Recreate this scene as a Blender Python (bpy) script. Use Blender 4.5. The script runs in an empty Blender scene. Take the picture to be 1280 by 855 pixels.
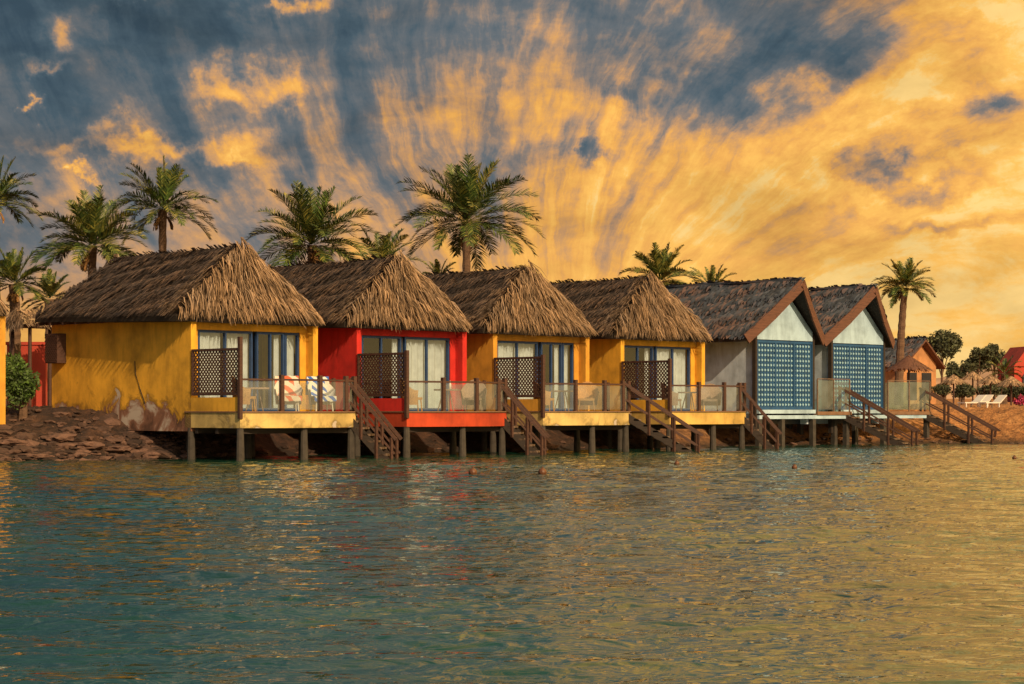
import bpy, bmesh, math, random
import numpy as np
from mathutils import Vector, noise
C = bpy.context.scene.collection
PI = math.pi
F, HZ, ZC = 2550.0, 512.0, 1.5
DK = 1.43
V = Vector
R = math.radians
def at(px, py, Y): return V(((px-640)/F*Y, Y, ZC+(HZ-py)*Y/F))
def lerp(a, b, t): return a+(b-a)*t

# ------------------------------------------------------------- node helpers
def nd(nt, typ, props=None, ins=None):
    n = nt.nodes.new(typ)
    for k, v in (props or {}).items(): setattr(n, k, v)
    for k, v in (ins or {}).items():
        s = n.inputs[k]
        if isinstance(v, bpy.types.NodeSocket): nt.links.new(v, s)
        else: s.default_value = v
    return n
def mth(nt, op, a, b=0.0, c=0.0, clamp=False):
    n = nd(nt, 'ShaderNodeMath', {'operation': op, 'use_clamp': clamp}, {0: a, 1: b, 2: c}); return n.outputs[0]
def ramp(nt, fac, stops, interp='LINEAR'):
    n = nt.nodes.new('ShaderNodeValToRGB'); nt.links.new(fac, n.inputs[0]); n.color_ramp.interpolation = interp
    e = n.color_ramp.elements
    while len(e) < len(stops): e.new(0.5)
    for i, (p, c) in enumerate(stops):
        e[i].position = p; e[i].color = (c, c, c, 1) if not hasattr(c, '__len__') else (c[0], c[1], c[2], 1)
    return n.outputs[0]
def mixc(nt, f, a, b, bt='MIX'):
    a = a if isinstance(a, bpy.types.NodeSocket) else (a[0], a[1], a[2], 1)
    b = b if isinstance(b, bpy.types.NodeSocket) else (b[0], b[1], b[2], 1)
    return nd(nt, 'ShaderNodeMixRGB', {'blend_type': bt}, {'Fac': f, 'Color1': a, 'Color2': b}).outputs[0]
def newmat(name):
    m = bpy.data.materials.new(name); m.use_nodes = True; nt = m.node_tree
    return m, nt, nt.nodes['Principled BSDF']
def sc(c, k): return (c[0]*k, c[1]*k, c[2]*k)
def basic(name, col, rough=0.7, var=0.35, scale=3.0, stretch=(1, 1, 1), bump=0.2, bscale=25, island=0.0, metal=0.0, col2=None):
    m, nt, b = newmat(name)
    tc = nd(nt, 'ShaderNodeTexCoord')
    mp = nd(nt, 'ShaderNodeMapping', ins={'Vector': tc.outputs['Object'], 'Scale': stretch})
    n1 = nd(nt, 'ShaderNodeTexNoise', ins={'Vector': mp.outputs[0], 'Scale': scale, 'Detail': 5.0, 'Roughness': 0.65})
    col1 = ramp(nt, n1.outputs[0], [(0.25, sc(col, 1-var)), (0.5, col), (0.78, sc(col, 1+var*0.8))])
    g = nd(nt, 'ShaderNodeNewGeometry') if island else None
    if col2:
        n5 = nd(nt, 'ShaderNodeTexNoise', ins={'Vector': tc.outputs['Object'], 'Scale': 0.7, 'Detail': 4.0})
        f5 = n5.outputs[0]
        if island: f5 = mth(nt, 'MULTIPLY_ADD', mth(nt, 'SUBTRACT', g.outputs['Random Per Island'], 0.5), 0.35, f5)
        col1 = mixc(nt, ramp(nt, f5, [(0.5, 0.0), (0.72, 1.0)]), col1, col2)
    if island:
        k = ramp(nt, g.outputs['Random Per Island'], [(0, 1-island), (0.6, 1.0), (1, 1+island*1.2)])
        col1 = mixc(nt, 1.0, col1, k, 'MULTIPLY')
    nt.links.new(col1, b.inputs['Base Color']); b.inputs['Roughness'].default_value = rough; b.inputs['Metallic'].default_value = metal
    if bump:
        n2 = nd(nt, 'ShaderNodeTexNoise', ins={'Vector': mp.outputs[0], 'Scale': bscale, 'Detail': 3.0})
        bp = nd(nt, 'ShaderNodeBump', ins={'Strength': bump, 'Distance': 0.05, 'Height': n2.outputs[0]})
        nt.links.new(bp.outputs[0], b.inputs['Normal'])
    return m
def paint(name, col, peel=0.3, under=(0.33, 0.24, 0.17)):
    m, nt, b = newmat(name)
    tc = nd(nt, 'ShaderNodeTexCoord'); g = nd(nt, 'ShaderNodeNewGeometry')
    n1 = nd(nt, 'ShaderNodeTexNoise', ins={'Vector': tc.outputs['Object'], 'Scale': 0.9, 'Detail': 7.0, 'Roughness': 0.6})
    mp = nd(nt, 'ShaderNodeMapping', ins={'Vector': tc.outputs['Object'], 'Scale': (3, 3, 0.6)})
    n2 = nd(nt, 'ShaderNodeTexNoise', ins={'Vector': mp.outputs[0], 'Scale': 1.2, 'Detail': 8.0, 'Roughness': 0.7})
    n3 = nd(nt, 'ShaderNodeTexNoise', ins={'Vector': tc.outputs['Object'], 'Scale': 1.1, 'Detail': 9.0, 'Roughness': 0.62, 'Distortion': 0.5})
    c1 = ramp(nt, n1.outputs[0], [(0.3, sc(col, 0.6)), (0.5, col), (0.72, sc(col, 1.3))])
    c2 = mixc(nt, ramp(nt, n2.outputs[0], [(0.48, 0.0), (0.78, 0.55)]), c1, sc(col, 0.35))
    z = nd(nt, 'ShaderNodeSeparateXYZ', ins={0: g.outputs['Position']}).outputs[2]
    k = mth(nt, 'MULTIPLY_ADD', z, -0.36, 0.62+peel)
    s = mth(nt, 'ADD', k, mth(nt, 'MULTIPLY', mth(nt, 'SUBTRACT', n3.outputs[0], 0.5), 1.5))
    msk = ramp(nt, s, [(0.44, 0.0), (0.47, 1.0)])
    un = ramp(nt, n3.outputs[0], [(0.45, sc(under, 0.4)), (0.55, under), (0.63, (0.5, 0.42, 0.34))])
    c3 = mixc(nt, msk, c2, un)
    edge = ramp(nt, s, [(0.30, 0.0), (0.435, 0.75), (0.47, 0.0)])
    c3 = mixc(nt, edge, c3, sc(col, 0.25))
    nt.links.new(c3, b.inputs['Base Color']); b.inputs['Roughness'].default_value = 0.85
    h = mth(nt, 'ADD', mth(nt, 'MULTIPLY', msk, -0.5), n3.outputs[0])
    bp = nd(nt, 'ShaderNodeBump', ins={'Strength': 0.45, 'Distance': 0.04, 'Height': h})
    nt.links.new(bp.outputs[0], b.inputs['Normal'])
    return m
def glassmat(name, tint, refl=0.12, frost=0.0):
    m, nt, b = newmat(name); nt.nodes.remove(b)
    out = nt.nodes['Material Output']
    t = nd(nt, 'ShaderNodeBsdfTransparent', ins={0: (*tint, 1)})
    g = nd(nt, 'ShaderNodeBsdfGlossy', ins={0: (0.9, 0.95, 1, 1), 'Roughness': 0.04})
    lw = nd(nt, 'ShaderNodeLayerWeight', ins={0: 0.15})
    f = mth(nt, 'MULTIPLY_ADD', lw.outputs['Facing'], 0.35, refl)
    base = t.outputs[0]
    if frost:
        tc = nd(nt, 'ShaderNodeTexCoord'); n_ = nd(nt, 'ShaderNodeTexNoise', ins={'Vector': tc.outputs['Object'], 'Scale': 1.5, 'Detail': 4.0})
        df = nd(nt, 'ShaderNodeBsdfDiffuse', ins={0: (0.50, 0.55, 0.55, 1)})
        base = nd(nt, 'ShaderNodeMixShader', ins={0: ramp(nt, n_.outputs[0], [(0.3, frost*0.5), (0.7, frost*1.5)]), 1: base, 2: df.outputs[0]}).outputs[0]
    mx = nd(nt, 'ShaderNodeMixShader', ins={0: f, 1: base, 2: g.outputs[0]})
    nt.links.new(mx.outputs[0], out.inputs[0]); return m

M = {}
M['yellow'] = paint('yellow_paint', (0.78, 0.40, 0.03), 0.38, (0.26, 0.12, 0.07))
M['yellow_b'] = paint('ochre_paint', (0.60, 0.29, 0.03), -0.05)
M['yellow_c'] = paint('golden_paint', (0.72, 0.37, 0.03), -0.05)
M['orange'] = paint('tan_paint', (0.46, 0.22, 0.09), -0.15)
M['red'] = paint('red_paint', (0.54, 0.020, 0.013), -0.1)
M['white'] = paint('white_paint', (0.48, 0.57, 0.67), -0.12)
M['gable'] = paint('pale_blue_paint', (0.40, 0.56, 0.68), -0.12)
M['cream'] = paint('cream_fascia', (0.60, 0.43, 0.15), 0.08, (0.35, 0.28, 0.2))
M['paleyellow'] = paint('pale_yellow_fascia', (0.62, 0.40, 0.10), -0.05, (0.35, 0.28, 0.2))
M['redfascia'] = paint('orange_fascia', (0.46, 0.05, 0.012), -0.15)
M['thatch'] = basic('thatch_front', (0.265, 0.165, 0.092), 0.9, 0.5, 2.0, bump=0, island=0.85, col2=(0.17, 0.12, 0.085))  # paler thatch copy, light on the front hips put into the colour
M['thatch_d'] = basic('thatch_slope_shaded', (0.080, 0.056, 0.045), 0.9, 0.5, 1.5, bump=0, island=0.8, col2=(0.13, 0.078, 0.048))  # darker thatch copy, the shade of the slopes is put into its colour
M['under'] = basic('thatch_underlay', (0.028, 0.019, 0.013), 0.95)
M['shingle'] = basic('wood_shingle', (0.062, 0.074, 0.094), 0.85, 0.6, 1.5, bump=0, island=0.55, col2=(0.12, 0.07, 0.055))
M['verge'] = basic('verge_wood', (0.12, 0.048, 0.028), 0.75, 0.5, 3, (1, 1, 6))
M['wood'] = basic('brown_wood', (0.07, 0.030, 0.019), 0.7, 0.5, 4, (1, 1, 5))
M['dwood'] = basic('dark_wood', (0.028, 0.018, 0.013), 0.8, 0.5, 4, (1, 1, 5))
M['step'] = basic('worn_step_wood', (0.17, 0.11, 0.075), 0.8, 0.5, 4)
M['pile'] = basic('concrete_pile', (0.05, 0.042, 0.034), 0.9, 0.6, 4)  # grey darkened so the colour carries the shadow under the decks
M['floor'] = basic('deck_boards', (0.20, 0.11, 0.06), 0.8, 0.4, 3, (1, 8, 1))
M['blue'] = basic('blue_frame', (0.012, 0.045, 0.14), 0.5, 0.3, 4, bump=0.05)
M['teal'] = basic('teal_lattice', (0.012, 0.072, 0.18), 0.6, 0.4, 2, bump=0.1)
M['dot'] = basic('pale_lattice_knots', (0.27, 0.47, 0.60), 0.6, 0.3, 2, bump=0.05)
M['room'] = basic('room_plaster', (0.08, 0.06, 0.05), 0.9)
M['curtain'] = basic('curtain_cloth', (0.62, 0.60, 0.55), 0.9, 0.2, 3, bump=0.1)
M['wicker'] = basic('tan_wicker', (0.46, 0.24, 0.075), 0.7, 0.5, 30, bump=0.5, bscale=80)
M['gwicker'] = basic('grey_wicker', (0.28, 0.20, 0.15), 0.7, 0.5, 30, bump=0.5, bscale=80)
M['plastic'] = basic('white_plastic', (0.66, 0.62, 0.56), 0.5, 0.1, 3, bump=0)
M['buoy'] = basic('buoy_plastic', (0.12, 0.045, 0.018), 0.5, 0.5, 12)
M['trunk'] = basic('palm_trunk', (0.13, 0.075, 0.045), 0.95, 0.5, 3, (1, 1, 4), 0.6, 12)
M['palm'] = basic('palm_leaf', (0.055, 0.098, 0.020), 0.5, 0.5, 0.9, bump=0, island=0.7, col2=(0.17, 0.15, 0.03))
M['dead'] = basic('dry_palm_leaf', (0.30, 0.15, 0.045), 0.8, 0.4, 2, bump=0, island=0.5)
M['leaf'] = basic('shrub_leaf', (0.06, 0.11, 0.018), 0.6, 0.5, 1.2, bump=0, island=0.6)
M['leafd'] = basic('dark_leaf', (0.05, 0.058, 0.022), 0.7, 0.5, 1.2, bump=0, island=0.6)
M['flower'] = basic('pink_blossom', (0.50, 0.05, 0.14), 0.7, 0.4, 2, bump=0, island=0.5)
M['rock'] = basic('bank_rock', (0.085, 0.046, 0.032), 0.9, 0.6, 2.5, bump=0.8, bscale=9, island=0.65)
M['bred'] = basic('red_building', (0.45, 0.055, 0.03), 0.85, 0.3, 0.6)
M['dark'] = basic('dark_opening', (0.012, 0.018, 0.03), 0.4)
M['hill'] = basic('far_hill', (0.42, 0.26, 0.17), 1.0, 0.3, 0.02, bump=0)
M['glass'] = glassmat('window_glass', (0.78, 0.88, 0.95), 0.07)
M['rail'] = glassmat('railing_glass', (0.86, 0.92, 0.92), 0.05, 0.12)
M['railt'] = glassmat('teal_railing_glass', (0.50, 0.80, 0.80), 0.08, 0.14)
def stripes(name, ca_, cb_, scl, axis='X', dist=1.0):
    m, nt, b = newmat(name); tc = nd(nt, 'ShaderNodeTexCoord')
    w = nd(nt, 'ShaderNodeTexWave', {'bands_direction': axis}, {'Vector': tc.outputs['Object'], 'Scale': scl, 'Distortion': dist, 'Detail Scale': 1.5})
    nt.links.new(ramp(nt, w.outputs[1], [(0.42, ca_), (0.56, cb_)]), b.inputs['Base Color']); b.inputs['Roughness'].default_value = 0.95; return m
M['towelb'] = stripes('striped_towel', (0.03, 0.12, 0.45), (0.66, 0.64, 0.6), 2.2, 'DIAGONAL', 1.0)
M['towelr'] = stripes('swirled_towel', (0.60, 0.12, 0.05), (0.68, 0.58, 0.48), 1.4, 'DIAGONAL', 4.0)
# earth
m, nt, b = newmat('earth'); g = nd(nt, 'ShaderNodeNewGeometry')
n1 = nd(nt, 'ShaderNodeTexNoise', ins={'Vector': g.outputs['Position'], 'Scale': 0.5, 'Detail': 10.0, 'Roughness': 0.7})
n2 = nd(nt, 'ShaderNodeTexNoise', ins={'Vector': g.outputs['Position'], 'Scale': 4.0, 'Detail': 8.0, 'Roughness': 0.7})
ca = ramp(nt, n1.outputs[0], [(0.3, (0.015, 0.009, 0.006)), (0.5, (0.055, 0.026, 0.015)), (0.7, (0.14, 0.065, 0.032))])
cb = ramp(nt, n1.outputs[0], [(0.3, (0.20, 0.08, 0.025)), (0.5, (0.42, 0.18, 0.055)), (0.7, (0.56, 0.29, 0.11))])
px_ = nd(nt, 'ShaderNodeSeparateXYZ', ins={0: g.outputs['Position']})
c1 = mixc(nt, ramp(nt, mth(nt, 'MULTIPLY_ADD', px_.outputs[0], 0.06, 0.0), [(0.1, 0.0), (0.9, 1.0)]), ca, cb)
c2 = mixc(nt, 0.8, c1, ramp(nt, n2.outputs[0], [(0.35, 0.3), (0.65, 1.4)]), 'MULTIPLY')
c3 = mixc(nt, ramp(nt, px_.outputs[2], [(0.05, 0.85), (0.35, 0.0)]), c2, (0.02, 0.014, 0.009))
nt.links.new(c3, b.inputs['Base Color']); b.inputs['Roughness'].default_value = 0.9
bp = nd(nt, 'ShaderNodeBump', ins={'Strength': 1.0, 'Distance': 0.2, 'Height': n2.outputs[0]}); nt.links.new(bp.outputs[0], b.inputs['Normal'])
M['earth'] = m
# water
m, nt, b = newmat('sea_water'); g = nd(nt, 'ShaderNodeNewGeometry')
mp = nd(nt, 'ShaderNodeMapping', ins={'Vector': g.outputs['Position'], 'Scale': (1, 1.6, 1), 'Rotation': (0, 0, 0.1)})
n1 = nd(nt, 'ShaderNodeTexNoise', ins={'Vector': mp.outputs[0], 'Scale': 2.6, 'Detail': 2.5, 'Roughness': 0.5, 'Distortion': 0.7})
n2 = nd(nt, 'ShaderNodeTexNoise', ins={'Vector': g.outputs['Position'], 'Scale': 0.12, 'Detail': 4.0})
nt.links.new(ramp(nt, n2.outputs[0], [(0.35, (0.005, 0.030, 0.020)), (0.65, (0.014, 0.062, 0.040))]), b.inputs['Base Color'])
b.inputs['Roughness'].default_value = 0.03; b.inputs['IOR'].default_value = 1.5
bp = nd(nt, 'ShaderNodeBump', ins={'Strength': 1.0, 'Distance': 0.05, 'Height': n1.outputs[0]}); nt.links.new(bp.outputs[0], b.inputs['Normal'])
M['water'] = m

# ------------------------------------------------------------- mesh helpers
class MB:
    def __init__(s): s.v = []; s.f = []; s.mi = []; s.cur = 0
    def add(s, vs, fs):
        o = len(s.v); s.v.extend([tuple(p) for p in vs])
        for f in fs: s.f.append(tuple(i+o for i in f)); s.mi.append(s.cur)
    def box(s, x0, x1, y0, y1, z0, z1):
        s.add([(x0,y0,z0),(x1,y0,z0),(x1,y1,z0),(x0,y1,z0),(x0,y0,z1),(x1,y0,z1),(x1,y1,z1),(x0,y1,z1)],
              [(0,3,2,1),(4,5,6,7),(0,1,5,4),(1,2,6,5),(2,3,7,6),(3,0,4,7)])
    def beam(s, p, q, w, h=None):
        p, q = V(p), V(q); h = h or w; d = (q-p).normalized()
        up = V((0,0,1)) if abs(d.z) < 0.95 else V((0,1,0))
        a = d.cross(up).normalized(); c = a.cross(d).normalized(); a = a*w/2; c = c*h/2
        s.add([p-a-c, p+a-c, p+a+c, p-a+c, q-a-c, q+a-c, q+a+c, q-a+c],
              [(0,1,2,3),(7,6,5,4),(0,4,5,1),(1,5,6,2),(2,6,7,3),(3,7,4,0)])
    def tube(s, pts, rs, n=8):
        pts = [V(p) for p in pts]; k = len(pts); vs = []; fs = []
        if not hasattr(rs, '__len__'): rs = [rs]*k
        for i, p in enumerate(pts):
            d = (pts[min(i+1, k-1)]-pts[max(i-1, 0)]).normalized()
            up = V((0,0,1)) if abs(d.z) < 0.9 else V((0,1,0))
            a = d.cross(up).normalized(); c = a.cross(d)
            for j in range(n):
                t = 2*PI*j/n; vs.append(p+a*math.cos(t)*rs[i]+c*math.sin(t)*rs[i])
        for i in range(k-1):
            for j in range(n):
                j2 = (j+1) % n; fs.append((i*n+j, i*n+j2, (i+1)*n+j2, (i+1)*n+j))
        fs.append(tuple(range(n-1, -1, -1))); fs.append(tuple((k-1)*n+j for j in range(n)))
        s.add(vs, fs)
    def prism(s, pts, z0, z1):
        n = len(pts); s.add([(p[0], p[1], z0) for p in pts]+[(p[0], p[1], z1) for p in pts],
            [tuple(range(n-1, -1, -1)), tuple(range(n, 2*n))]+[(i, (i+1) % n, n+(i+1) % n, n+i) for i in range(n)])
    def gablebox(s, pts, y0, y1):
        n = len(pts); s.add([(x, y0, z) for x, z in pts]+[(x, y1, z) for x, z in pts], [tuple(range(n)), tuple(range(2*n-1, n-1, -1))]+[(i, n+i, n+(i+1) % n, (i+1) % n) for i in range(n)])
    def build(s, name, mats, parent=None, smooth=False):
        me = bpy.data.meshes.new(name); me.from_pydata(s.v, [], s.f)
        mats = mats if isinstance(mats, (list, tuple)) else [mats]
        for x in mats: me.materials.append(M[x])
        if len(mats) > 1: me.polygons.foreach_set('material_index', s.mi)
        if smooth: me.polygons.foreach_set('use_smooth', [True]*len(me.polygons))
        me.update(); o = bpy.data.objects.new(name, me); C.objects.link(o)
        if parent: o.parent = parent
        return o
def tag(o, label=None, cat=None, group=None, kind=None):
    if label: o['label'] = label
    if cat: o['category'] = cat
    if group: o['group'] = group
    if kind: o['kind'] = kind
    return o
def thing(name, label, cat, loc=(0,0,0), rz=0, group=None):
    o = bpy.data.objects.new(name, None); C.objects.link(o); o.location = loc; o.rotation_euler = (0,0,rz); o.empty_display_size = 0.3
    return tag(o, label, cat, group)

def strips(mb, A, B, Cc, D, row, pitch, L, w, lift, rnd, mixfan=0.4, gap=0.0, jit=0.11):
    A, B, Cc, D = V(A), V(B), V(Cc), V(D)
    n = (B-A).cross(lerp(Cc, D, 0.5)-A).normalized()
    if n.z < 0: n = -n
    straight = n.cross((B-A)).normalized()
    if straight.z > 0: straight = -straight
    slope = max((Cc-A).length, (D-B).length); nr = int(slope/row)
    for i in range(nr+1):
        t = i/nr
        l, r = lerp(A, Cc, t), lerp(B, D, t); ns = max(2, int((r-l).length/pitch))
        for j in range(ns):
            if rnd.random() < gap: continue
            q = (j+rnd.random())/ns; p = lerp(l, r, q)
            p = p + n*(0.05*math.sin(p.x*2.1+p.y*1.7+i*0.9)+0.03*rnd.random())
            fan = (lerp(A, B, q)-lerp(Cc, D, q)).normalized()
            side = n.cross(straight)
            cl = noise.noise(V((p.x*2.3, p.y*2.3, i*0.8)))
            d = (straight*(1-mixfan)+fan*mixfan+side*(rnd.gauss(0, jit)+cl*jit*2)).normalized()
            side = d.cross(n).normalized(); ll = L*rnd.uniform(0.6, 1.3)*(1+0.5*cl)*(0.8 if i == 0 else 1); ww = w*rnd.uniform(0.5, 1.3)/2
            lf = lift*rnd.uniform(0.2, 1.7)*(1+cl)
            p = p-d*ll*0.45
            m_ = p+d*ll*0.55+n*lf*0.8; e = p+d*ll+n*lf-V((0,0,0.04))
            mb.add([p-side*ww, p+side*ww, m_+side*ww, m_-side*ww, e+side*ww*0.3, e-side*ww*0.3],
                   [(0,1,2,3),(3,2,4,5)])

def lattice_panel(mb, P, U, W, Z0, Z1, pitch, bw, y_th):
    P, U = V(P), V(U); H = Z1-Z0
    def pt(a, z, o=0): return V((P.x+U.x*a, P.y+U.y*a, Z0+z))+V((U.y, -U.x, 0))*o
    k = -H
    while k < W:
        a0, z0, a1, z1 = k, 0, k+H, H
        if a0 < 0: z0 = -a0; a0 = 0
        if a1 > W: z1 = H-(a1-W); a1 = W
        if a1-a0 > 0.03:
            mb.beam(pt(a0, z0, y_th), pt(a1, z1, y_th), 0.012, bw)
            mb.beam(pt(a0, H-z0, -y_th), pt(a1, H-z1, -y_th), 0.012, bw)
        k += pitch

def stairs(parent, sx, sy, ang, run, ztop, width=0.85, n=8):
    d = V((math.sin(ang), -math.cos(ang), 0)); s = V((-d.y, d.x, 0))
    if s.x < 0: s = -s
    o = V((sx, sy, 0)); zb = -0.25
    mb = MB()
    for k in (-1, 1):
        b0 = o+s*k*width/2; mb.beam(b0+V((0,0,ztop-0.1)), b0+d*run+V((0,0,zb)), 0.06, 0.26)
    st = mb.build('stairs', 'dwood', parent)
    for i in range(n):
        t = (i+0.6)/n; c = o+d*run*t; z = lerp(ztop-0.05, zb, t)+0.08
        if z < 0.02: continue
        q = MB(); q.beam(c-s*(width/2+0.03)+V((0,0,z)), c+s*(width/2+0.03)+V((0,0,z)), 0.26, 0.06); q.build('tread', 'step', st)
    for k in (-1, 1):
        q = MB(); b0 = o+s*k*(width/2+0.03)
        q.beam(b0+V((0,0,ztop+1.05)), b0+d*(run+0.15)+V((0,0,0.58)), 0.09, 0.10)
        q.beam(b0+V((0,0,ztop+0.5)), b0+d*(run+0.1)+V((0,0,0.15)), 0.05, 0.06)
        for t in (0.02, 0.35, 0.68, 1.0):
            p = b0+d*run*t; zz = lerp(ztop+1.08, 0.65, t); q.beam(p+V((0,0,lerp(ztop-0.2, -0.6, t))), p+V((0,0,zz)), 0.08)
        q.build('handrail', 'wood', st)

def curtain(mb, x0, x1, y, z0, z1, rnd):
    n = max(6, int((x1-x0)/0.035)); ph = rnd.random()*6
    vs = []; fs = []
    for i in range(n+1):
        x = lerp(x0, x1, i/n); dy = 0.045*math.sin(x*22+ph)+0.03*math.sin(x*11+ph)
        vs += [(x, y+dy, z0), (x, y+dy*0.7, z1)]
    for i in range(n): fs.append((2*i, 2*i+2, 2*i+3, 2*i+1))
    mb.add(vs, fs)

def roof_thatch(root, rnd, xl=-0.62, xr=4.85, xa=2.35, yf=-0.12, ya=0.7, yb=7.8, ze=4.36, za=6.46, dens=1.0):
    fl, fr, br, bl = V((xl,yf,ze)), V((xr,yf,ze)), V((xr-0.1,yb,ze+0.12)), V((xl+0.15,yb,ze+0.2))
    a, b2 = V((xa,ya,za)), V((xa,yb-0.3,za))
    mb = MB(); dz = V((0,0,-0.07))
    P = [p+dz for p in (fl, fr, br, bl, a, b2)]+[p+dz-V((0,0,0.16)) for p in (fl, fr, br, bl)]
    mb.add(P, [(0,1,4),(1,2,5,4),(2,3,5),(3,0,4,5),(0,6,7,1),(1,7,8,2),(2,8,9,3),(3,9,6,0),(6,9,8,7)])
    rf = mb.build('roof', 'under', root)
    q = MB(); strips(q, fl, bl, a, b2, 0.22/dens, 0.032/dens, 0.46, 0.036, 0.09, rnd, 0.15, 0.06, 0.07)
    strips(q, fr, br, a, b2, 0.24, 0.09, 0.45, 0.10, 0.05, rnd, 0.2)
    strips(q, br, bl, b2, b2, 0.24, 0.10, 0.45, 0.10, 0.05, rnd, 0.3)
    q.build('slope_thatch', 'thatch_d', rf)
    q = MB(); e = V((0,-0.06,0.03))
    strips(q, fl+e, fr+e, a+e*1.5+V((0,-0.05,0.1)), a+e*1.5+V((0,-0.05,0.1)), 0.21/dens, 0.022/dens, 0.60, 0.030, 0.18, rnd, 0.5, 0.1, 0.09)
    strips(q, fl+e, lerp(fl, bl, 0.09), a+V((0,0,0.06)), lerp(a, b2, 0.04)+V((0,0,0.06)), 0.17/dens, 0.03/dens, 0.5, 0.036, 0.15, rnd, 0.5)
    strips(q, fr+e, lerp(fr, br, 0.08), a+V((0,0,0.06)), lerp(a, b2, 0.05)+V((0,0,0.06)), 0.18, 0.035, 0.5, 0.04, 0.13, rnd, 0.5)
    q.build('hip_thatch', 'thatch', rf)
    q = MB()
    for i in range(int(560*dens)):
        t = rnd.random(); p = lerp(a, b2, t)+V((0,0,0.07+0.05*rnd.random())); sd_ = rnd.choice((-1, 1))
        d = V((sd_*0.75, rnd.gauss(0, 0.3), rnd.uniform(-0.7, -0.1))).normalized(); l = rnd.uniform(0.2, 0.45); w_ = V((0, 0.02, 0))
        q.add([p-w_, p+w_, p+d*l+w_*0.4, p+d*l-w_*0.4], [(0,1,2,3)])
    q.tube([a+V((0,-0.12,0.03)), lerp(a, b2, 0.5)+V((0,0,-0.04)), b2+V((0,0,0.03))], 0.09, 8)
    q.build('ridge_cap', 'thatch_d', rf)
    return rf

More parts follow.
